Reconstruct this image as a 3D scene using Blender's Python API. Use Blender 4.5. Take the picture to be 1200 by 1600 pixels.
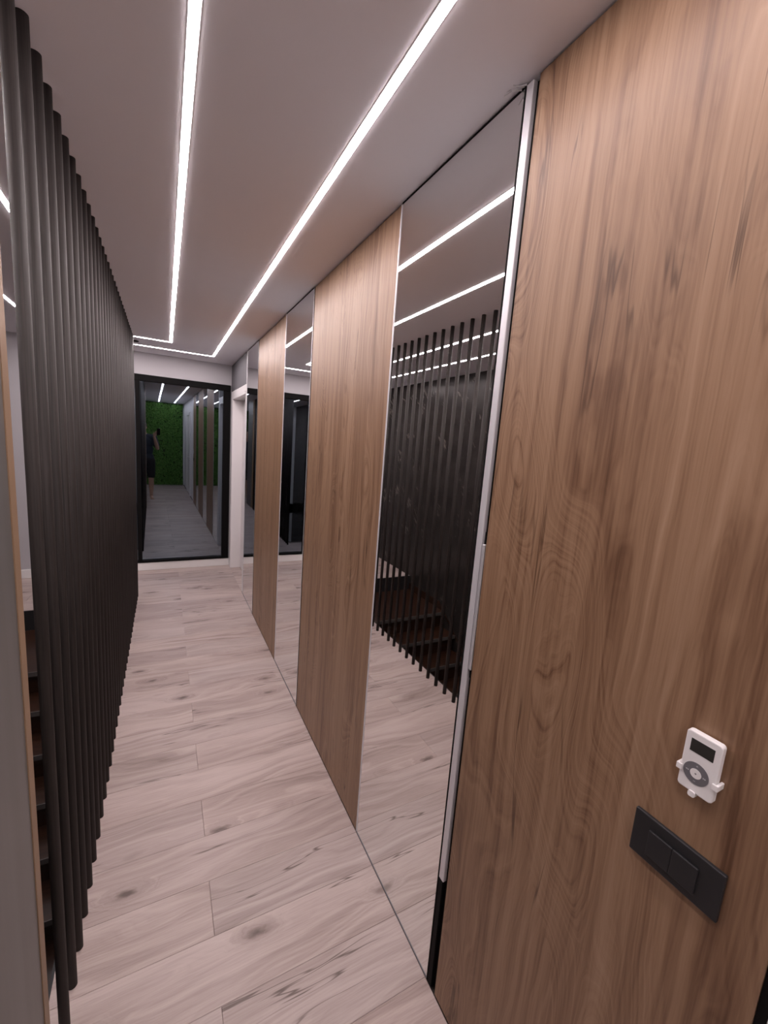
import bpy, bmesh, math, random
from mathutils import Vector, Matrix
random.seed(7)
for o in list(bpy.data.objects): bpy.data.objects.remove(o)
scn = bpy.context.scene
COL = scn.collection

# ------------------------------------------------------------------ camera
CAM = Vector((-0.729, 0.0, 1.669))
YAW, PITCH, ROLL, FPX = -0.492, -0.156, -0.075, 648.0
RC = (Matrix.Rotation(YAW, 3, 'Z') @ Matrix.Rotation(PITCH, 3, 'X') @ Matrix.Rotation(ROLL, 3, 'Y'))
RIGHT, FWD, UP = RC @ Vector((1, 0, 0)), RC @ Vector((0, 1, 0)), RC @ Vector((0, 0, 1))
cd = bpy.data.cameras.new('camera')
cam = bpy.data.objects.new('camera', cd); COL.objects.link(cam)
cd.sensor_fit = 'VERTICAL'; cd.sensor_height = 24.0; cd.lens = FPX / 1600 * 24.0
cd.clip_start = 0.02; cd.clip_end = 60
M = Matrix((RIGHT, UP, -FWD)).transposed().to_4x4(); M.translation = CAM
cam.matrix_world = M
scn.camera = cam

# ------------------------------------------------------------------ world and exposure
w = bpy.data.worlds.new('world'); scn.world = w; w.use_nodes = True
w.node_tree.nodes['Background'].inputs[0].default_value = (0.5, 0.47, 0.48, 1)
w.node_tree.nodes['Background'].inputs[1].default_value = 0.0
scn.view_settings.view_transform = 'Standard'; scn.view_settings.look = 'None'
scn.view_settings.gamma = 1.0; scn.view_settings.use_curve_mapping = False
scn.view_settings.exposure = 0.28
LED_STRENGTH = 55.0
LED_COLOR = (1.0, 0.875, 0.885)

# ------------------------------------------------------------------ material helpers
class NT:
    def __init__(s, name):
        s.m = bpy.data.materials.new(name); s.m.use_nodes = True
        s.t = s.m.node_tree; s.b = s.t.nodes['Principled BSDF']
    def n(s, kind, **kw):
        x = s.t.nodes.new(kind)
        for k, v in kw.items(): setattr(x, k, v)
        return x
    def put(s, sock, v):
        if v is None: return
        if isinstance(v, bpy.types.NodeSocket): s.t.links.new(v, sock)
        else: sock.default_value = v
    def math(s, op, a, b=None, c=None, clamp=False):
        x = s.n('ShaderNodeMath', operation=op, use_clamp=clamp)
        for i, v in enumerate((a, b, c)):
            if v is not None: s.put(x.inputs[i], v)
        return x.outputs[0]
    def ss(s, v, a, b):
        x = s.n('ShaderNodeMapRange', interpolation_type='SMOOTHSTEP')
        s.put(x.inputs[0], v); x.inputs[1].default_value = a; x.inputs[2].default_value = b
        return x.outputs[0]
    def xyz(s, x=0., y=0., z=0.):
        c = s.n('ShaderNodeCombineXYZ')
        for i, v in enumerate((x, y, z)): s.put(c.inputs[i], v)
        return c.outputs[0]
    def coord(s, rnd=True):
        t = s.n('ShaderNodeTexCoord'); v = t.outputs['Object']
        if rnd:
            o = s.n('ShaderNodeObjectInfo')
            r = s.math('MULTIPLY', o.outputs['Random'], 53.0)
            a = s.n('ShaderNodeVectorMath', operation='ADD')
            s.put(a.inputs[0], v); s.put(a.inputs[1], s.xyz(r, r, r)); v = a.outputs[0]
        q = s.n('ShaderNodeSeparateXYZ'); s.put(q.inputs[0], v)
        return q.outputs[0], q.outputs[1], q.outputs[2]
    def noise(s, vec, scale=1., detail=2., rough=.5, dist=0.):
        x = s.n('ShaderNodeTexNoise'); s.put(x.inputs['Vector'], vec)
        x.inputs['Scale'].default_value = scale; x.inputs['Detail'].default_value = detail
        x.inputs['Roughness'].default_value = rough; x.inputs['Distortion'].default_value = dist
        return x.outputs[0]
    def ramp(s, v, stops):
        r = s.n('ShaderNodeValToRGB'); e = r.color_ramp.elements
        while len(e) < len(stops): e.new(0.5)
        for i, (p, c) in enumerate(stops): e[i].position = p; e[i].color = (*c, 1)
        s.put(r.inputs[0], v); return r.outputs[0]
    def mix(s, f, a, b, mode='MIX'):
        x = s.n('ShaderNodeMix', data_type='RGBA', blend_type=mode)
        s.put(x.inputs[0], f)
        for i, v in ((6, a), (7, b)): s.put(x.inputs[i], (*v, 1) if isinstance(v, tuple) and len(v) == 3 else v)
        return x.outputs[2]
    def bump(s, h, st, d=.001):
        x = s.n('ShaderNodeBump'); x.inputs['Strength'].default_value = st; x.inputs['Distance'].default_value = d
        s.put(x.inputs['Height'], h); s.t.links.new(x.outputs[0], s.b.inputs['Normal'])
    def fin(s, col=None, rough=None, metal=None, spec=None, coat=None):
        for k, v in (('Base Color', col), ('Roughness', rough), ('Metallic', metal), ('Specular IOR Level', spec), ('Coat Weight', coat)):
            if v is not None: s.put(s.b.inputs[k], (*v, 1) if isinstance(v, tuple) and len(v) == 3 else v)
        return s.m

def paint(name, col, rough=.6, metal=0., var=.04, spec=.5):
    n = NT(name); x, y, z = n.coord(False)
    f = n.noise(n.xyz(x, y, z), 9, 3)
    k = tuple(c * (1 - var) for c in col)
    return n.fin(n.mix(f, k, col), rough, metal, spec)

def wall_paint(name, col, rough=.75, bump=.15):
    n = NT(name); x, y, z = n.coord(False); v = n.xyz(x, y, z)
    if bump: n.bump(n.noise(v, 260, 2), bump, .0006)
    return n.fin(n.mix(n.noise(v, 2.2, 3), tuple(c * .96 for c in col), col), rough, 0, .3)

def oak_panel():
    n = NT('oak_laminate'); x, y, z = n.coord(True)
    m = n.math
    warp = n.noise(n.xyz(m('MULTIPLY', y, 2.4), m('MULTIPLY', z, .55), 3.1), 1, 2.2, .5, .5)
    curl = n.ss(n.noise(n.xyz(m('MULTIPLY', y, 3.2), m('MULTIPLY', z, .9), 21.), 1, 1), .46, .62)
    warp2 = n.noise(n.xyz(m('MULTIPLY', y, 14), m('MULTIPLY', z, 5.5), 8.), 1, 2)
    r = m('ADD', m('MULTIPLY', y, 7.), m('ADD', m('MULTIPLY', warp, m('ADD', 7., m('MULTIPLY', curl, 11.))), m('MULTIPLY', warp2, m('ADD', .4, m('MULTIPLY', curl, 1.1)))))
    band = n.noise(n.xyz(r, 0., 0.), 2.8, 4, .68)
    broad = n.noise(n.xyz(m('MULTIPLY', y, 7), m('MULTIPLY', z, .22), 0.), 1, 2)
    streak = n.noise(n.xyz(m('ADD', m('MULTIPLY', y, 42.), m('MULTIPLY', warp, 4.)), m('MULTIPLY', z, .9), 6.), 1, 3, .6)
    fine = n.noise(n.xyz(m('MULTIPLY', y, 210), m('MULTIPLY', z, 5), 0.), 1, 3, .6)
    v = m('ADD', m('MULTIPLY', band, .42), m('ADD', m('MULTIPLY', broad, .22), m('ADD', m('MULTIPLY', streak, .36), m('MULTIPLY', fine, .16))))
    col = n.ramp(v, [(.44, (.105, .050, .026)), (.52, (.200, .110, .062)), (.60, (.282, .168, .099)), (.74, (.360, .230, .146))])
    # thin dark heart cracks following the grain
    ck = n.noise(n.xyz(m('ADD', m('MULTIPLY', y, 9.), m('MULTIPLY', warp, 1.6)), m('MULTIPLY', z, .42), 4.), 1, 4, .62)
    line = n.ss(m('ABSOLUTE', m('SUBTRACT', ck, .5)), .014, .0)
    gate = n.ss(n.noise(n.xyz(m('MULTIPLY', y, 4.), m('MULTIPLY', z, 2.6), 11.), 1, 2), .52, .66)
    col = n.mix(m('MULTIPLY', m('MULTIPLY', line, gate), .8), col, (.075, .036, .018))
    n.bump(m('ADD', fine, m('MULTIPLY', band, .5)), .12, .0006)
    return n.fin(col, n.math('ADD', .36, m('MULTIPLY', fine, .16)), 0, .45)

def oak_floor():
    n = NT('pale_oak_plank'); x, y, z = n.coord(True); m = n.math
    o = n.n('ShaderNodeObjectInfo')
    # knots: sparse elongated voronoi cells
    vo = n.n('ShaderNodeTexVoronoi', voronoi_dimensions='2D')
    n.put(vo.inputs['Vector'], n.xyz(m('MULTIPLY', x, 2.1), m('MULTIPLY', y, 5.2), 0.)); vo.inputs['Scale'].default_value = 1.
    d = vo.outputs['Distance']; rc = n.n('ShaderNodeSeparateColor'); n.put(rc.inputs[0], vo.outputs['Color'])
    has = n.ss(rc.outputs[0], .62, .68)
    dk = m('ADD', d, m('MULTIPLY', m('SUBTRACT', n.noise(n.xyz(m('MULTIPLY', x, 22), m('MULTIPLY', y, 45), 0.), 1, 3), .5), .14))
    core = m('MULTIPLY', n.ss(dk, .11, .0), has)
    halo = m('MULTIPLY', n.ss(dk, .26, .03), has)
    warp = n.noise(n.xyz(m('MULTIPLY', x, 1.3), m('MULTIPLY', y, 5.), 2.), 1, 2)
    r = m('ADD', m('MULTIPLY', y, 26.), m('ADD', m('MULTIPLY', warp, 9.), m('MULTIPLY', halo, 3.4)))
    band = n.noise(n.xyz(r, m('MULTIPLY', x, .4), 0.), 1., 4, .6)
    fine = n.noise(n.xyz(m('MULTIPLY', x, 7), m('MULTIPLY', y, 190), 0.), 1, 3, .62)
    broad = n.noise(n.xyz(m('MULTIPLY', x, 1.1), m('MULTIPLY', y, 4), 5.), 1, 2)
    v = m('ADD', m('MULTIPLY', band, .52), m('ADD', m('MULTIPLY', fine, .24), m('MULTIPLY', broad, .36)))
    col = n.ramp(v, [(.35, (.205, .155, .140)), (.50, (.370, .298, .274)), (.62, (.475, .398, .370)), (.80, (.560, .485, .458))])
    tint = n.ramp(o.outputs['Random'], [(0., (.86, .84, .85)), (.3, (1., .985, .975)), (.6, (.92, .92, .93)), (1., (1.04, 1.01, 1.0))])
    col = n.mix(1., col, tint, 'MULTIPLY')
    # long dark cracks
    ck = n.noise(n.xyz(m('MULTIPLY', x, .65), m('ADD', m('MULTIPLY', y, 11.), m('MULTIPLY', warp, 1.2)), 9.), 1, 3.5, .62)
    line = n.ss(m('ABSOLUTE', m('SUBTRACT', ck, .5)), .015, .0)
    gate = n.ss(n.noise(n.xyz(m('MULTIPLY', x, 1.7), m('MULTIPLY', y, 7.), 14.), 1, 2), .535, .63)
    col = n.mix(m('MULTIPLY', m('MULTIPLY', line, gate), .85), col, (.10, .072, .062))
    col = n.mix(m('MULTIPLY', halo, .42), col, (.20, .145, .128))
    col = n.mix(m('MULTIPLY', core, .85), col, (.085, .060, .052))
    n.bump(m('SUBTRACT', m('MULTIPLY', fine, .6), m('ADD', core, m('MULTIPLY', line, gate))), .22, .0007)
    return n.fin(col, m('ADD', .34, m('MULTIPLY', fine, .2)), 0, .42)

def black_slat():
    n = NT('black_stained_wood'); x, y, z = n.coord(True); m = n.math
    g = n.noise(n.xyz(m('MULTIPLY', x, 300), m('MULTIPLY', y, 300), m('MULTIPLY', z, 4)), 1, 3, .6)
    n.bump(g, .25, .0006)
    return n.fin(n.ramp(g, [(.3, (.014, .0115, .0108)), (.7, (.036, .030, .028))]), m('ADD', .54, m('MULTIPLY', g, .12)), 0, .24)

def black_marble():
    n = NT('black_marble'); x, y, z = n.coord(False); m = n.math
    p = n.xyz(x, y, z)
    wv = n.noise(p, 1.3, 3)
    q = n.xyz(0., m('ADD', m('MULTIPLY', y, 1.6), m('ADD', m('MULTIPLY', z, -1.3), m('MULTIPLY', wv, .6))), m('MULTIPLY', z, .55))
    a = n.noise(q, 2.0, 4, .6)
    line = n.ss(m('ABSOLUTE', m('SUBTRACT', a, .5)), .020, .0)
    gate = n.ss(n.noise(p, 4.5, 3), .54, .66)
    col = n.mix(m('MULTIPLY', m('MULTIPLY', line, gate), .8), n.ramp(n.noise(p, 5, 3), [(.3, (.020, .017, .016)), (.75, (.036, .031, .029))]), (.15, .135, .12))
    return n.fin(col, .26, 0, .14)

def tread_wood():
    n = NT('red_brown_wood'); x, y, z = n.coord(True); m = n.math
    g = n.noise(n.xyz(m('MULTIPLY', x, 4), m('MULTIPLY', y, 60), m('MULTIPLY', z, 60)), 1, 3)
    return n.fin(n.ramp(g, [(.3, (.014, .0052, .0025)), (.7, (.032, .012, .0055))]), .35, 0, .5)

def leaf_mat():
    n = NT('leaf_green'); x, y, z = n.coord(False)
    g = n.noise(n.xyz(x, y, z), 55, 2)
    m = n.fin(n.ramp(g, [(.3, (.020, .075, .014)), (.5, (.075, .210, .036)), (.68, (.26, .42, .11))]), .5, 0, .3)
    return m

def emit(name, col, st):
    n = NT(name); n.fin((.9, .9, .9), .5)
    n.put(n.b.inputs['Emission Color'], (*col, 1)); n.b.inputs['Emission Strength'].default_value = st
    return n.m

def mirror(name, col, rough=0.0):
    n = NT(name); return n.fin(col, rough, 1.0)

MT = dict(
    oak=oak_panel(), plank=oak_floor(), slat=black_slat(), marble=black_marble(), tread=tread_wood(), leaf=leaf_mat(),
    ceil=wall_paint('ceiling_paint', (.90, .885, .935), bump=0), endgrey=wall_paint('light_grey_wall_paint', (.50, .485, .505)), white=wall_paint('white_wall_paint', (.78, .765, .775)),
    grey=wall_paint('shaded_wall_grey', (.13, .125, .135)),  # wall above the doorway: its shadow is put into this dark colour
    door=paint('white_lacquer', (.80, .77, .77), .35), base=paint('white_skirting', (.82, .80, .79), .4),
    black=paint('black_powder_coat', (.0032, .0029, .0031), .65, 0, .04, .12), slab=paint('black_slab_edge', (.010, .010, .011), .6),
    gap=paint('dark_recess', (.007, .006, .006), .8, 0, .04, .15), alu=paint('brushed_aluminium', (.68, .67, .70), .36, .3),
    steel=paint('satin_steel', (.70, .69, .71), .34, .5),
    mirror=mirror('silver_mirror', (.86, .855, .85)), dglass=mirror('dark_mirrored_glass', (.205, .245, .290), .012),
    led=emit('led_diffuser', LED_COLOR, LED_STRENGTH), greylam=None, tan=paint('oak_edge_band', (.29, .185, .11), .5, 0, .25),
    nosing=paint('pale_nosing', (.085, .076, .072), .5), underfloor=paint('dark_underlay', (.06, .05, .045), .9),
    plastic=paint('white_plastic', (.82, .80, .80), .35), lcd=paint('dark_display', (.035, .033, .030), .18),
    wheel=paint('grey_button_ring', (.16, .155, .17), .5), switch=paint('black_switch_plastic', (.016, .016, .018), .45),
    mark=paint('pale_print', (.55, .54, .56), .6), skin=paint('skin', (.52, .31, .22), .5, 0, .1),
    navy=paint('navy_cotton', (.022, .030, .045), .9, 0, .25), blk=paint('black_cotton', (.012, .012, .014), .9, 0, .2),
    hair=paint('dark_hair', (.015, .011, .009), .6, 0, .3), eye=paint('eye_white', (.8, .78, .76), .2), iris=paint('dark_iris', (.03, .02, .012), .2),
    lip=paint('lip', (.40, .17, .14), .5), phone=paint('black_phone', (.012, .012, .014), .15), lens=paint('lens_glass', (.01, .01, .02), .05),
    leafback=paint('dark_green_backing', (.012, .030, .010), .9, 0, .4),
)
def grey_laminate():
    n = NT('grey_laminate'); x, y, z = n.coord(False); m = n.math
    g = n.noise(n.xyz(m('MULTIPLY', x, 30), m('MULTIPLY', y, 30), m('MULTIPLY', z, .8)), 1, 2)
    return n.fin(n.ramp(g, [(.3, (.100, .098, .094)), (.7, (.122, .120, .119))]), .4, 0, .5)
MT['greylam'] = grey_laminate()

# ------------------------------------------------------------------ mesh helpers
def bx(bm, x0, x1, y0, y1, z0, z1, bev=0., seg=1):
    r = bmesh.ops.create_cube(bm, size=1.0)
    vs = r['verts']
    for v in vs:
        v.co = Vector(((x0 + x1) / 2 + v.co.x * (x1 - x0), (y0 + y1) / 2 + v.co.y * (y1 - y0), (z0 + z1) / 2 + v.co.z * (z1 - z0)))
    if bev > 0:
        es = list({e for v in vs for e in v.link_edges})
        bmesh.ops.bevel(bm, geom=es, offset=bev, segments=seg, affect='EDGES', profile=.5)
def boxes(*bs, bev=0., seg=1):
    bm = bmesh.new()
    for b in bs: bx(bm, *b, bev=bev, seg=seg)
    return bm
def cyl(bm, p0, p1, r0, r1=None, seg=16, caps=True):
    p0, p1 = Vector(p0), Vector(p1); r1 = r0 if r1 is None else r1
    d = (p1 - p0); L = d.length
    q = d.to_track_quat('Z', 'Y').to_matrix().to_4x4(); q.translation = (p0 + p1) / 2
    return bmesh.ops.create_cone(bm, cap_ends=caps, segments=seg, radius1=r0, radius2=r1, depth=L, matrix=q)
def ball(bm, c, r, u=16, v=10, rot=None):
    r = (r, r, r) if not hasattr(r, '__len__') else r
    m = Matrix.Translation(Vector(c)) @ (rot.to_4x4() if rot else Matrix()) @ Matrix.Diagonal((*r, 1))
    bmesh.ops.create_uvsphere(bm, u_segments=u, v_segments=v, radius=1, matrix=m)
def prism(pts, x0, x1):
    """outline in (y,z), extruded along x"""
    bm = bmesh.new(); a = [bm.verts.new((x0, p[0], p[1])) for p in pts]; b = [bm.verts.new((x1, p[0], p[1])) for p in pts]
    bm.faces.new(a); bm.faces.new(b[::-1]); n = len(pts)
    for i in range(n): bm.faces.new((a[i], b[i], b[(i + 1) % n], a[(i + 1) % n]))
    bmesh.ops.recalc_face_normals(bm, faces=bm.faces); return bm
def smooth(me, ang=None):
    for p in me.polygons: p.use_smooth = True
def obj(name, bm, mat, parent=None, sm=False, origin=None):
    me = bpy.data.meshes.new(name)
    if origin is not None: bmesh.ops.translate(bm, verts=bm.verts, vec=-Vector(origin))
    bm.to_mesh(me); bm.free(); me.materials.append(MT[mat] if isinstance(mat, str) else mat)
    if sm: smooth(me)
    o = bpy.data.objects.new(name, me); COL.objects.link(o)
    if origin is not None: o.location = origin
    if parent is not None:
        o.parent = parent
        o.location = Vector(o.location) - world_loc(parent)
    return o
def world_loc(o):
    v = Vector((0, 0, 0))
    while o is not None: v += Vector(o.location); o = o.parent
    return v
def tag(o, label=None, cat=None, group=None, kind=None):
    if label: o['label'] = label
    if cat: o['category'] = cat
    if group: o['group'] = group
    if kind: o['kind'] = kind
    return o
def thing(name, loc, label, cat, group=None, kind=None):
    o = bpy.data.objects.new(name, None); COL.objects.link(o); o.location = loc; o.empty_display_size = .1
    return tag(o, label, cat, group, kind)

# ------------------------------------------------------------------ dimensions
H = 2.5
YE = 5.53                 # end wall
YG = -3.40                # plant wall behind the photographer
XL = -2.15                # black marble wall on the far side of the stairs
XF = -1.04                # edge of the floor at the stairwell
OY0, OY1 = .2535, 4.52    # stairwell opening
ZL = -2.9                 # lower floor
ROW = .1965; ROW0 = 1.236; PL = 1.29; JX = -.592
DY0, DY1, DH = 4.50, 5.42, 2.12   # doorway in the right wall

# ------------------------------------------------------------------ floor with planks
fl = obj('floor', boxes((XF, .16, YG, YE + .12, -.26, -.0085), (XL, XF, YG, OY0, -.26, -.0085), (XL, XF, OY1, YE + .12, -.26, -.0085)), 'underfloor')
tag(fl, 'pale knotty oak plank floor of the corridor and landing', 'floor', kind='structure')
plank_cache = {}
def plank_mesh(L, Wd):
    k = (round(L, 4), round(Wd, 4))
    if k in plank_cache: return plank_cache[k]
    a, b, c, t = L / 2 - .0003, Wd / 2 - .0003, .0016, .0012
    vs = []
    for (z, s) in ((-.0085, 0), (-t, 0), (0, c)):
        vs += [(-a + s, -b + s, z), (a - s, -b + s, z), (a - s, b - s, z), (-a + s, b - s, z)]
    fs = [(8, 9, 10, 11)]
    for l in (0, 4):
        for i in range(4): fs.append((l + i, l + (i + 1) % 4, l + 4 + (i + 1) % 4, l + 4 + i))
    me = bpy.data.meshes.new('plank'); me.from_pydata(vs, [], fs); me.materials.append(MT['plank'])
    plank_cache[k] = me; return me
def plank(x0, x1, y0, y1):
    if x1 - x0 < .004 or y1 - y0 < .004: return
    o = bpy.data.objects.new('plank', plank_mesh(x1 - x0, y1 - y0)); COL.objects.link(o)
    o.location = ((x0 + x1) / 2, (y0 + y1) / 2, 0); o.parent = fl
nrow = int(math.floor((YG - ROW0) / ROW))
y = ROW0 + nrow * ROW; k = nrow
while y < YE + .10:
    ya, yb = max(y, YG), min(y + ROW, YE + .10)
    j = JX if k % 2 == 0 else JX + PL / 2
    if k % 4 == 1: j += .06
    xs = [j + i * PL for i in range(-3, 4)]
    for xa, xb in zip(xs[:-1], xs[1:]):
        xa, xb = max(xa, XL + .003), min(xb, .0)
        if xb <= xa: continue
        if yb <= OY0 + .02 or ya >= OY1 - .001: plank(xa, xb, ya, yb)
        else:
            plank(max(xa, XF), xb, ya, yb)
            if xa < XF and yb > OY1: plank(xa, min(xb, XF), OY1, yb)
    y += ROW; k += 1
obj('threshold', boxes((0, .155, DY0 + .005, DY1 - .005, -.0085, .0)), 'plank', fl)
obj('slab_edge', boxes((XF - .008, XF, OY0, OY1, -.30, -.003), (XL, XF - .008, OY1 - .008, OY1, -.30, -.003)), 'slab', fl)

# ------------------------------------------------------------------ ceiling and walls
tag(obj('ceiling', boxes((XL - .1, .16, YG - .1, YE + .13, H, H + .12)), 'ceil'), 'smooth white ceiling over corridor and stairs', 'ceiling', kind='structure')
tag(obj('wall_right', boxes((.02, .16, YG, DY0, 0, H), (.02, .16, DY0, DY1, DH, H), (.02, .16, DY1, YE, 0, H)), 'white'), 'white wall behind the oak and mirror panels', 'wall', kind='structure')
tag(obj('wall_left', boxes((XL - .1, XL, OY0 - .1, YE + .12, ZL, H)), 'marble'), 'glossy black veined marble wall beside the stairs', 'wall', kind='structure')
tag(obj('wall_back_left', boxes((XL - .1, XL, YG, OY0 - .1, 0, H)), 'white'), 'white wall beside the photographer', 'wall', kind='structure')
tag(obj('wall_back', boxes((XL - .1, .16, YG - .1, YG, 0, H)), 'white'), 'white wall behind the plant screen', 'wall', kind='structure')
# end wall: slightly turned so that its left end is nearer
ENDROT = 0.0115
GX0, GX1, GZ0, GZ1 = -1.62, -.012, .098, 2.262
we = obj('wall_end', boxes((XL - .1, .10, 0, .12, GZ1, H), (XL - .1, GX0, 0, .12, 0, GZ1), (GX1, .10, 0, .12, 0, GZ1), (GX0, GX1, .06, .12, 0, GZ1), (GX0, GX1, 0.0, .06, 0, GZ0 - .002)), 'endgrey', origin=None)
we.location = (0, YE, 0); we.rotation_euler.z = ENDROT
tag(we, 'white end wall around the dark glass', 'wall', kind='structure')
tag(obj('wall_stair_near', boxes((XL, -1.06, OY0 - .1, OY0, ZL, H)), 'white'), 'white wall closing the stairwell behind the grey upright', 'wall', kind='structure')
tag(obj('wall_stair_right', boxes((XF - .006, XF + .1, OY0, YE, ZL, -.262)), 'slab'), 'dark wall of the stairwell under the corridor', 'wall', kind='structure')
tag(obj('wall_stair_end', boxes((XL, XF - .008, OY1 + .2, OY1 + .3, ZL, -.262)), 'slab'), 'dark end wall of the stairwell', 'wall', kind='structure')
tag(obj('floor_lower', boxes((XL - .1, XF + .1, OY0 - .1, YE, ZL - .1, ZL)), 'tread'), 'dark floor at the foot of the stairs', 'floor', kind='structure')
b = obj('baseboard_end', boxes((XL + .002, .0, -.014, 0, .0005, .094), bev=.003), 'base'); b.location = (0, YE, 0); b.rotation_euler.z = we.rotation_euler.z
tag(b, 'low white baseboard under the dark glass', 'baseboard', kind='structure')

# dark glass partition in the end wall
d1 = thing('door_1', (0, YE, 0), 'dark mirrored sliding glass door in black frame at corridor end', 'door', kind='structure')
d1.rotation_euler.z = we.rotation_euler.z
def ch(name, bm, mat, par, sm=False):
    me = bpy.data.meshes.new(name); bm.to_mesh(me); bm.free(); me.materials.append(MT[mat])
    if sm: smooth(me)
    o = bpy.data.objects.new(name, me); COL.objects.link(o); o.parent = par; return o
ch('frame_head', boxes((GX0, GX1, -.022, .05, 2.192, GZ1), bev=.003), 'black', d1)
ch('frame_sill', boxes((GX0, GX1, -.022, .05, GZ0, GZ0 + .026), bev=.003), 'black', d1)
ch('frame_stile', boxes((-.092, GX1, -.022, .05, GZ0 + .026, 2.192), bev=.003), 'black', d1)
ch('frame_stile', boxes((GX0, GX0 + .06, -.022, .05, GZ0 + .026, 2.192), bev=.003), 'black', d1)
ch('mullion', boxes((-1.015, -.972, -.026, .05, GZ0 + .026, 2.192), bev=.003), 'black', d1)
ch('glass_pane', boxes((-.972, -.092, .012, .020, GZ0 + .02, 2.20)), 'dglass', d1)
ch('glass_pane', boxes((GX0 + .06, -1.015, .012, .020, GZ0 + .02, 2.20)), 'dglass', d1)

# doorway in the right wall near the end
d2 = thing('door_2', (.02, (DY0 + DY1) / 2, 0), 'white framed doorway beyond the farthest mirror panel', 'door', kind='structure')
J = .03
obj('jamb', boxes((-.004, .158, DY1 - J, DY1, 0, DH), bev=.002), 'door', d2)
obj('jamb', boxes((.004, .158, DY0, DY0 + J, 0, DH), bev=.002), 'door', d2)
obj('jamb_head', boxes((-.004, .158, DY0 + J, DY1 - J, DH - J, DH), bev=.002), 'door', d2)
obj('casing', boxes((-.004, .02, DY1 - .002, DY1 + .065, 0, DH + .065), bev=.003), 'door', d2)
obj('casing', boxes((-.004, .02, DY0 - .035, DY1 - .002, DH - .002, DH + .065), bev=.003), 'door', d2)
lf = obj('door_leaf', boxes((.118, .152, DY0 + J + .003, DY1 - J - .003, .006, DH - J - .003), bev=.002), 'door', d2)
bm = bmesh.new(); cyl(bm, (.118, DY0 + .1, 1.02), (.070, DY0 + .1, 1.02), .010); cyl(bm, (.072, DY0 + .1, 1.02), (.072, DY0 + .22, 1.02), .009)
obj('door_handle', bm, 'steel', lf)
tag(obj('trim_1', boxes((.0, .0195, DY0 - .03, YE - .004, DH + .068, H - .004)), 'grey'), 'wall panel above the white doorway, its shade painted in as dark grey', 'trim', kind='structure')

# white door behind the photographer, right wall
d3 = thing('door_3', (.02, -1.45, 0), 'white door with white casing on the right wall behind the photographer', 'door', kind='structure')
obj('casing', boxes((-.012, .02, -.98, -.90, 0, 2.18), bev=.003), 'door', d3)
obj('casing', boxes((-.012, .02, -2.00, -1.92, 0, 2.18), bev=.003), 'door', d3)
obj('casing', boxes((-.012, .02, -1.92, -.98, 2.10, 2.18), bev=.003), 'door', d3)
lf = obj('door_leaf', boxes((.004, .02, -1.917, -.983, .006, 2.097), bev=.002), 'door', d3)
bm = bmesh.new(); cyl(bm, (.004, -1.06, 1.02), (-.045, -1.06, 1.02), .010); cyl(bm, (-.043, -1.06, 1.02), (-.043, -1.18, 1.02), .009)
obj('door_handle', bm, 'steel', lf)

# ------------------------------------------------------------------ wall panels on the right
ZT = H - .005
def oak_panel_thing(y0, y1, label, edges):
    t = thing('oak_panel', (.01, (y0 + y1) / 2, 0), label, 'wall panel', 'oak veneer wall panels')
    obj('board', boxes((0, .018, y0, y1, .004, ZT), bev=.0012), 'oak', t, origin=(.009, (y0 + y1) / 2, 1.25))
    for (a, b_, m) in edges: obj('edge_strip', boxes((-.0012, .018, a, b_, .004, ZT)), m, t)
def mirror_panel_thing(y0, y1, label, edges):
    t = thing('mirror_panel', (.01, (y0 + y1) / 2, 0), label, 'mirror', 'full height mirror panels')
    obj('mirror_glass', boxes((.0008, .006, y0, y1, .006, ZT - .001)), 'mirror', t)
    obj('backing', boxes((.006, .018, y0, y1, .006, ZT - .001)), 'gap', t)
    obj('top_strip', boxes((-.0005, .018, y0, y1, ZT - .001, ZT + .003)), 'gap', t)
    obj('bottom_strip', boxes((-.0005, .018, y0, y1, .0005, .006)), 'wheel', t)
    for (a, b_, m) in edges: obj('edge_strip', boxes((-.0012, .018, a, b_, .004, ZT)), m, t)
oak_panel_thing(.147, .7930, 'large oak wall panel carrying the black switch and white remote', [])
mirror_panel_thing(.836, 1.393, 'largest mirror panel, between the switch panel and the middle oak panel', [(1.393, 1.398, 'alu'), (.832, .836, 'gap')])
oak_panel_thing(1.400, 2.338, 'middle oak wall panel between two mirrors', [])
mirror_panel_thing(2.354, 2.944, 'second mirror panel reflecting the dark end glass', [(2.346, 2.354, 'alu'), (2.340, 2.346, 'gap'), (2.944, 2.950, 'alu')])
oak_panel_thing(2.952, 3.862, 'farthest and narrowest looking oak wall panel', [])
mirror_panel_thing(3.878, 4.436, 'farthest mirror panel next to the white doorway', [(3.871, 3.878, 'alu'), (3.864, 3.871, 'gap'), (4.436, 4.442, 'alu')])
obj_end = obj('trim_2', boxes((0, .0195, 4.443, DY0 - .036, .004, ZT)), 'door'); tag(obj_end, 'narrow white strip beside the farthest mirror', 'trim', kind='structure')

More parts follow.
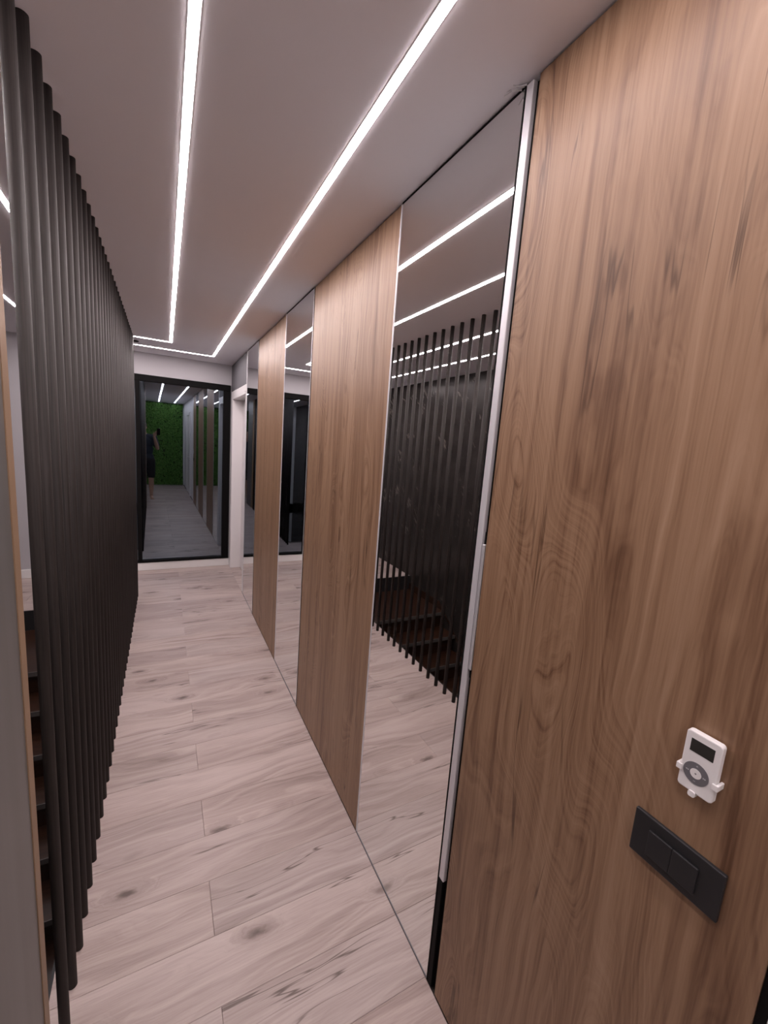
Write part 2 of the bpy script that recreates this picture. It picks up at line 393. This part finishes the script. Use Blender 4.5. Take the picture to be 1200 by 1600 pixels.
# recessed edge profile between the near oak panel and the nearest mirror
t3 = thing('trim_3', (.01, .82, 0), 'bright aluminium edge profile with black recess beside the nearest mirror', 'trim', kind='structure')
obj('black_channel', boxes((.012, .0195, .7935, .8318, .003, ZT)), 'gap', t3)
obj('aluminium_strip', boxes((-.0015, .012, .809, .8305, .395, ZT), bev=.0015), 'alu', t3)
obj('black_strip', boxes((-.0012, .012, .812, .8300, .003, .395), bev=.001), 'black', t3)
tag(obj('latch_plate', boxes((-.0010, .012, .7965, .8060, 1.088, 1.438), bev=.001), 'steel', t3), 'pale metal latch plate')
obj('latch_backing', boxes((.008, .012, .794, .8085, 1.06, 1.47)), 'gap', t3)
tag(obj('trim_4', boxes((.004, .0195, .1335, .1465, .003, ZT)), 'gap'), 'black shadow gap at the near edge of the switch panel', 'trim', kind='structure')
tag(obj('trim_5', boxes((-.004, .0195, .02, .1330, .003, ZT), bev=.002), 'door'), 'white casing strip beside the near oak panel', 'trim', kind='structure')

# ------------------------------------------------------------------ slat screen
ss = thing('slat_screen', (-.987, 2.9, 0), 'black floor to ceiling screen of round vertical slats beside the stairs', 'screen')
bm = bmesh.new(); cyl(bm, (0, 0, 0), (0, 0, H), .0130, seg=20)
sme = bpy.data.meshes.new('slat'); bm.to_mesh(sme); bm.free(); sme.materials.append(MT['slat'])
for p in sme.polygons: p.use_smooth = len(p.vertices) == 4
SY0, SP, NS = 1.172, .1046, 34
for i in range(NS):
    o = bpy.data.objects.new('slat', sme); COL.objects.link(o); o.parent = ss
    o.location = (random.uniform(-.0008, .0008), SY0 + i * SP - 2.9, 0); o.rotation_euler.z = random.uniform(0, .1)

# grey upright at the near end of the screen
gu = thing('upright_panel', (-1.01, .62, 0), 'tall grey upright panel with oak edge at the left picture border', 'panel')
obj('board', boxes((-1.058, -.974, .262, .984, .0005, H - .001)), 'greylam', gu)
obj('edge_band', boxes((-.976, -.972, .953, .985, .0005, H - .001), (-1.058, -.976, .9838, .985, .0005, H - .001)), 'tan', gu)

# ------------------------------------------------------------------ led strips in the ceiling
def led(name, pts, wd, label):
    """U shaped ribbon following the points on the ceiling"""
    t = thing(name, (pts[1][0], pts[1][1], H), label, 'strip light', 'led lines in the ceiling')
    def ribbon(wd, z0, z1):
        L, Rr = [], []
        n = len(pts)
        for i in range(n):
            p = Vector(pts[i])
            d0 = (p - Vector(pts[i - 1])).normalized() if i else None
            d1 = (Vector(pts[i + 1]) - p).normalized() if i < n - 1 else None
            d0 = d0 or d1; d1 = d1 or d0
            n0, n1 = Vector((-d0.y, d0.x)), Vector((-d1.y, d1.x))
            mt = (n0 + n1).normalized(); k = wd / 2 / mt.dot(n0)
            L.append(p + mt * k); Rr.append(p - mt * k)
        bm = bmesh.new(); ring = L + Rr[::-1]
        a = [bm.verts.new((q.x, q.y, z0)) for q in ring]; b = [bm.verts.new((q.x, q.y, z1)) for q in ring]
        N = len(ring)
        for i in range(n - 1):
            j = N - 1 - i
            bm.faces.new((a[i], a[i + 1], a[j - 1], a[j])); bm.faces.new((b[j], b[j - 1], b[i + 1], b[i]))
        for i in range(N): bm.faces.new((a[i], b[i], b[(i + 1) % N], a[(i + 1) % N]))
        bmesh.ops.recalc_face_normals(bm, faces=bm.faces); return bm
    obj('channel', ribbon(wd + .003, H - .0012, H - .0002), 'alu', t)
    obj('diffuser', ribbon(wd, H - .0019, H - .0012), 'led', t)
led('led_strip', [(-.253, YG + .06), (-.253, 5.09), (-1.705, 5.09), (-1.705, .30)], .0215, 'outer led line turning left at the corridor end, nearest the oak panels')
led('led_strip', [(-.670, YG + .06), (-.670, 4.66), (-1.272, 4.66), (-1.272, .30)], .0215, 'inner led line along the corridor middle, nearest the slat screen')

bm = bmesh.new(); cyl(bm, (0, 0, -.006), (0, 0, -.0003), .040, .042, 24)
t = thing('ceiling_spot', (-.985, 4.885, H), 'small dark round fitting on the ceiling between the cross led lines', 'ceiling spot')
o = ch('rim', bm, 'black', t)
bm = bmesh.new(); cyl(bm, (0, 0, -.0085), (0, 0, -.006), .020, .024, 20); ch('lens', bm, 'gap', t)

# ------------------------------------------------------------------ stairs
st = thing('staircase', ((XL + XF) / 2, 3.7, 0), 'dark red brown wooden stairs with pale nosings descending behind the slats', 'stairs')
RISE, RUN, YN1 = .185, .236, 3.70
sx0, sx1 = XL + .004, XF - .012
yb = OY1 - .009
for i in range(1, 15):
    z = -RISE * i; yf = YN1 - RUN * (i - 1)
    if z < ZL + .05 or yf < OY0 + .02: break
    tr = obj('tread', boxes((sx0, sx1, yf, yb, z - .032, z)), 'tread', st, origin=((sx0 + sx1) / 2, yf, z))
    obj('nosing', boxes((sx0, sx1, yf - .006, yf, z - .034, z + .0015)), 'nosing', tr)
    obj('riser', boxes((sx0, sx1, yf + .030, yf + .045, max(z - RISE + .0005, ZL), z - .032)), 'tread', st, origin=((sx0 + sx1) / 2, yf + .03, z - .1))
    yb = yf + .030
    ylast, zlast = yf, z
obj('skirting', prism([(OY1 - .01, -RISE - .02), (OY1 - .01, -RISE + .09), (YN1 + .12, -RISE + .09), (ylast, zlast + .13), (ylast, zlast - .02), (YN1, -RISE - .02)], XL + .0005, XL + .0038), 'tread', st)

# ------------------------------------------------------------------ light switch
sw = thing('light_switch', (0, .2715, 1.045), 'black rectangular double light switch on the near oak panel', 'light switch')
obj('cover_plate', boxes((-.0075, -.0001, .205, .338, 1.004, 1.085), bev=.0016, seg=2), 'switch', sw)
obj('rocker', boxes((-.0115, -.0075, .2742, .311, 1.019, 1.065), bev=.0012, seg=2), 'switch', sw)
obj('rocker', boxes((-.0115, -.0075, .2370, .2739, 1.019, 1.065), bev=.0012, seg=2), 'switch', sw)

# ------------------------------------------------------------------ remote and its holder
def rrect(cy, cz, hw, hh, r, n=6):
    p = []
    for (sy, sz, a0) in ((1, 1, 0), (-1, 1, 90), (-1, -1, 180), (1, -1, 270)):
        for i in range(n + 1):
            a = math.radians(a0 + 90 * i / n); p.append((cy + sy * (hw - r) + r * math.cos(a), cz + sz * (hh - r) + r * math.sin(a)))
    return p
RY, RZ = .2610, 1.228
hd = thing('remote_holder', (0, RY, RZ), 'white clip holder fixed above the black switch', 'holder')
obj('back_plate', prism(rrect(RY, RZ - .012, .020, .030, .005), -.0035, -.0001), 'plastic', hd)
for (y0, y1, z0, z1) in ((.2853, .2890, 1.206, 1.216), (.2325, .2367, 1.206, 1.216), (.2580, .2670, 1.1750, 1.1790)):
    side = y1 - y0 < .008
    c = obj('clip', boxes((-.0175, -.0001, y0, y1, z0, z1), bev=.0012, seg=2), 'plastic', hd)
    if side:
        yi = y0 - .004 if y0 > RY else y1 + .004
        obj('clip_lip', boxes((-.0195, -.0168, min(yi, y0), max(yi, y1), z0, z1), bev=.001, seg=2), 'plastic', c)
    else: obj('clip_lip', prism(rrect(.2625, 1.1795, .0048, .0045, .003), -.0195, -.0168), 'plastic', c)
rm = thing('remote_control', (-.004, RY, RZ), 'white handheld remote with dark display and round grey button ring', 'remote')
bm = prism(rrect(RY, RZ, .0240, .0475, .0055), -.0160, -.0040)
es = [e for e in bm.edges if abs(e.verts[0].co.x - e.verts[1].co.x) < 1e-6]
bmesh.ops.bevel(bm, geom=es, offset=.0018, segments=2, affect='EDGES', profile=.5)
obj('body', bm, 'plastic', rm)
tag(obj('display', boxes((-.01635, -.0150, .2455, .2770, 1.2440, 1.2645), bev=.0003), 'lcd', rm), 'dark display window')
bm = bmesh.new(); cyl(bm, (-.0150, .2630, 1.2125), (-.01645, .2630, 1.2125), .0172, seg=40); wh = obj('button_ring', bm, 'wheel', rm)
bm = bmesh.new(); cyl(bm, (-.0152, .2630, 1.2125), (-.0168, .2630, 1.2125), .0076, seg=28); cb = obj('centre_button', bm, 'plastic', rm)
bm = bmesh.new(); cyl(bm, (-.0166, .2630, 1.2125), (-.01695, .2630, 1.2125), .0013, seg=12); obj('dot', bm, 'wheel', cb)
def tri(cy, cz, s, dr):
    return prism([(cy + dr * s, cz), (cy - dr * s * .6, cz + s), (cy - dr * s * .6, cz - s)], -.01662, -.0160)
for cyy, dr in ((.2756, 1), (.2504, -1)):
    obj('arrow_mark', tri(cyy, 1.2125, .0013, dr), 'mark', wh); obj('arrow_mark', tri(cyy - dr * .0022, 1.2125, .0013, dr), 'mark', wh)
obj('plus_mark', boxes((-.01662, -.016, .2616, .2644, 1.2246, 1.2251), (-.01662, -.016, .26275, .26325, 1.2235, 1.2262)), 'mark', wh)
obj('minus_mark', boxes((-.01662, -.016, .2616, .2644, 1.1999, 1.2004)), 'mark', wh)

# torn strands of sealant where profile and ceiling meet
ts = bmesh.new()
for (a, b_) in (((-.002, .845, H - .006), (-.018, .862, H - .003)), ((-.002, .838, H - .004), (-.030, .842, H - .010)), ((-.018, .862, H - .003), (-.022, .880, H - .005)), ((-.001, .83, H - .004), (-.014, .85, H - .002))):
    cyl(ts, a, b_, .0022, .0008, 6)
tag(obj('sealant_shred', ts, 'steel'), 'small torn grey sealant shred at the top of the aluminium profile', 'sealant')

# ------------------------------------------------------------------ plant wall behind the photographer
gw = thing('plant_wall', (XL / 2, YG, 0), 'green leafy plant wall at the corridor end behind the photographer', 'plant wall')
obj('backing', boxes((XL + .01, -.02, YG + .001, YG + .012, .004, H - .012)), 'leafback', gw)
vs, fs = [], []
rd = random.Random(3)
for i in range(9000):
    x = rd.uniform(XL + .03, -.04); z = rd.uniform(.02, H - .05); y = YG + rd.uniform(.015, .05)
    s = rd.uniform(.026, .055); ax = rd.uniform(0, 6.283); tl = rd.uniform(.2, 1.1)
    u = Vector((math.cos(ax) * math.cos(tl * .5), math.sin(tl) * .6, math.sin(ax) * math.cos(tl * .5))) * s
    v = Vector((-math.sin(ax), .25 * rd.uniform(-1, 1), math.cos(ax))) * s * .42
    c = Vector((x, y, z)); k = len(vs)
    fold = Vector((0, -.15 * s, 0))
    for q in (c - u, c + v, c + u + fold, c - v, c + fold * 2):
        q.z = min(max(q.z, .004), H - .013); q.x = min(max(q.x, XL + .005), -.006); q.y = max(q.y, YG + .006)
        vs.append(q[:])
    fs += [(k, k + 4, k + 1), (k + 1, k + 4, k + 2), (k + 2, k + 4, k + 3), (k + 3, k + 4, k)]
me = bpy.data.meshes.new('leaves'); me.from_pydata(vs, [], fs); me.materials.append(MT['leaf'])
lo = bpy.data.objects.new('leaves', me); COL.objects.link(lo); lo.parent = gw; lo.location = -Vector(gw.location); lo['kind'] = 'stuff'

# ------------------------------------------------------------------ the photographer (seen in the reflections)
PX, PY = -.99, -.47
pr = thing('person', (PX, PY, 0), 'person in navy shirt and black shorts holding up a phone, seen in the end glass', 'person')
def limb(bm, pts):
    """tapered capsule chain: (x,y,z,r)"""
    for i, p in enumerate(pts):
        ball(bm, p[:3], p[3], 14, 10)
        if i: cyl(bm, pts[i - 1][:3], p[:3], pts[i - 1][3], p[3], 14)
def remesh(o, vox, it=6):
    r = o.modifiers.new('remesh', 'REMESH'); r.mode = 'VOXEL'; r.voxel_size = vox; r.use_smooth_shade = True
    s = o.modifiers.new('smooth', 'SMOOTH'); s.factor = .5; s.iterations = it
    return o
hipz = .93
rs = Vector((PX + .17, PY + .04, 1.47)); ls = Vector((PX - .21, PY + .00, 1.46))    # shoulders
PH = CAM - FWD * .014 - UP * .052 + RIGHT * .016                                     # phone centre
pb, pt_, pr_, pu = -FWD, FWD, RIGHT, UP
rw = PH - UP * .120 - FWD * .085 - RIGHT * .060     # right wrist below and behind the phone
rel = Vector((PX + .245, PY + .17, 1.23))           # right elbow
lel = Vector((PX - .27, PY + .10, 1.20)); lw = Vector((PX - .16, PY + .26, 1.08))
bm = bmesh.new()
# legs
for s, kx, ky in ((1, .105, .02), (-1, -.115, -.04)):
    limb(bm, [(PX + s * .09, PY, hipz, .092), (PX + kx * .98, PY + ky + .02, .50, .056), (PX + kx, PY + ky - .02, .36, .058), (PX + kx, PY + ky - .01, .10, .036), (PX + kx, PY + ky - .01, .060, .040)])
    limb(bm, [(PX + kx, PY + ky - .03, .034, .033), (PX + kx + s * .012, PY + ky + .10, .030, .029), (PX + kx + s * .02, PY + ky + .16, .022, .021)])
    for j in range(5):
        limb(bm, [(PX + kx + s * (.02 + (j - 2) * .017), PY + ky + .15, .018, .010), (PX + kx + s * (.02 + (j - 2) * .018), PY + ky + .19 - abs(j - 1.2) * .006 if s < 0 else PY + ky + .19 - abs(j - 1.2) * .006, .013, .009)])
# trunk
ball(bm, (PX, PY, 1.0), (.155, .11, .14)); ball(bm, (PX - .01, PY, 1.18), (.145, .10, .17)); ball(bm, (PX - .02, PY + .01, 1.36), (.175, .115, .16))
limb(bm, [(ls.x + .03, ls.y, ls.z, .062), (PX - .02, PY, 1.50, .07), (rs.x - .03, rs.y, rs.z, .062)])
NK = Vector((PX - .035, PY + .02, 1.56)); HC = Vector((PX - .055, PY + .055, 1.715))
limb(bm, [(PX - .02, PY, 1.49, .062), (*NK, .055), (HC.x, HC.y - .01, HC.z - .06, .055)])
# head
ball(bm, HC, (.076, .096, .108), 24, 16); ball(bm, HC + Vector((0, .028, -.065)), (.056, .062, .055)); ball(bm, HC + Vector((0, .075, -.10)), (.026, .022, .020))
limb(bm, [(*(HC + Vector((0, .094, .012))), .010), (*(HC + Vector((0, .110, -.022))), .014)])
for s in (-1, 1): ball(bm, HC + Vector((s * .078, -.004, -.012)), (.010, .020, .030)); ball(bm, HC + Vector((s * .032, .086, .024)), (.020, .010, .008))
# arms
limb(bm, [(*rs, .056), (*rel, .042), (*(rel.lerp(rw, .35)), .040), (*rw, .026)])
limb(bm, [(*ls, .056), (*lel, .042), (*(lel.lerp(lw, .35)), .040), (*lw, .026)])
def hand(bm, wrist, fdir, pdir, side, curl):
    """palm and five fingers: fdir along the fingers, pdir out of the palm, side towards the thumb"""
    pc = wrist + fdir * .050
    limb(bm, [(*(wrist + fdir * .01), .026), (*(pc - side * .018), .020), (*(pc - side * .022 + fdir * .035), .014)])
    limb(bm, [(*(wrist + fdir * .01), .026), (*(pc + side * .018), .020), (*(pc + side * .024 + fdir * .035), .014)])
    for j, (off, ln) in enumerate(((.034, .070), (.012, .078), (-.011, .072), (-.033, .056))):
        p = wrist + fdir * .088 + side * off; d = fdir.copy(); q = [(*p, .0098)]
        for k in range(3):
            a = curl * (.6 + .25 * k); d = (d * math.cos(a) + pdir * math.sin(a)).normalized()
            pd2 = pdir; p = p + d * ln * (.44, .32, .24)[k]; q.append((*p, (.0092, .0086, .0074)[k]))
        limb(bm, q)
    p = wrist + fdir * .030 + side * .030
    limb(bm, [(*p, .014), (*(p + side * .026 + fdir * .022 + pdir * .012), .0115), (*(p + side * .036 + fdir * .048 + pdir * .022), .0095)])
fd = (PH - rw - FWD * .01).normalized()
fd = (UP * .80 + RIGHT * .38 + FWD * .25).normalized()
pd = (FWD - fd * FWD.dot(fd)).normalized(); sd = fd.cross(pd).normalized()
if sd.dot(RIGHT) > 0: sd = -sd
hand(bm, rw, fd, pd, sd, .42)
ld = (lw - lel).normalized(); pdl = (Vector((1, 0, 0)) - ld * ld.x).normalized(); hand(bm, lw, ld, pdl, ld.cross(pdl).normalized() * (1 if ld.cross(pdl).z > 0 else -1), .35)
remesh(obj('body', bm, 'skin', pr), .0055, 5)
# shirt
bm = bmesh.new()
ball(bm, (PX, PY, .99), (.178, .135, .15)); ball(bm, (PX - .01, PY, 1.18), (.170, .128, .19)); ball(bm, (PX - .02, PY + .01, 1.36), (.196, .135, .175))
limb(bm, [(ls.x + .02, ls.y, ls.z, .078), (PX - .02, PY, 1.485, .078), (rs.x - .02, rs.y, rs.z, .078)])
limb(bm, [(*rs, .074), (*(rs.lerp(rel, .72)), .066)]); limb(bm, [(*ls, .074), (*(ls.lerp(lel, .72)), .066)])
bmesh.ops.bisect_plane(bm, geom=bm.verts[:] + bm.edges[:] + bm.faces[:], plane_co=(0, 0, .86), plane_no=(0, 0, -1), clear_outer=False)
remesh(obj('shirt', bm, 'navy', pr), .008, 6)
bm = bmesh.new()
ball(bm, (PX, PY, .95), (.182, .140, .13))
for s, kx, ky in ((1, .105, .02), (-1, -.115, -.04)): limb(bm, [(PX + s * .09, PY, .90, .112), (PX + kx, PY + ky + .01, .57, .088)])
remesh(obj('shorts', bm, 'blk', pr), .008, 6)
# hair and face
bm = bmesh.new(); ball(bm, HC + Vector((0, -.016, .020)), (.084, .100, .106), 28, 20)
for v in bm.verts:
    r = v.co - HC
    if r.y > .035 and r.z < .062: v.co.y = HC.y + .035 + (r.y - .035) * .1
    if r.z < -.055: v.co.z = HC.z - .055 + (r.z + .055) * .1
    v.co += Vector((rd.uniform(-1, 1), rd.uniform(-1, 1), rd.uniform(-1, 1))) * .003
obj('hair', bm, 'hair', pr, True)
for s in (-1, 1):
    bm = bmesh.new(); ball(bm, HC + Vector((s * .031, .087, .006)), (.012, .009, .008)); e = obj('eye', bm, 'eye', pr, True)
    bm = bmesh.new(); ball(bm, HC + Vector((s * .031, .0945, .006)), (.005, .003, .005)); obj('iris', bm, 'iris', e, True)
bm = bmesh.new(); ball(bm, HC + Vector((0, .092, -.060)), (.022, .008, .006)); obj('mouth', bm, 'lip', pr, True)
# phone held to the camera position
ph = thing('phone', PH, 'black phone held up by the person reflected in the end glass', 'phone')
ph.rotation_euler = M.to_euler()
ch('case', boxes((-.037, .037, -.078, .078, .002, .010), bev=.003, seg=2), 'phone', ph)
ch('screen', boxes((-.034, .034, -.074, .074, .0098, .0104)), 'lcd', ph)
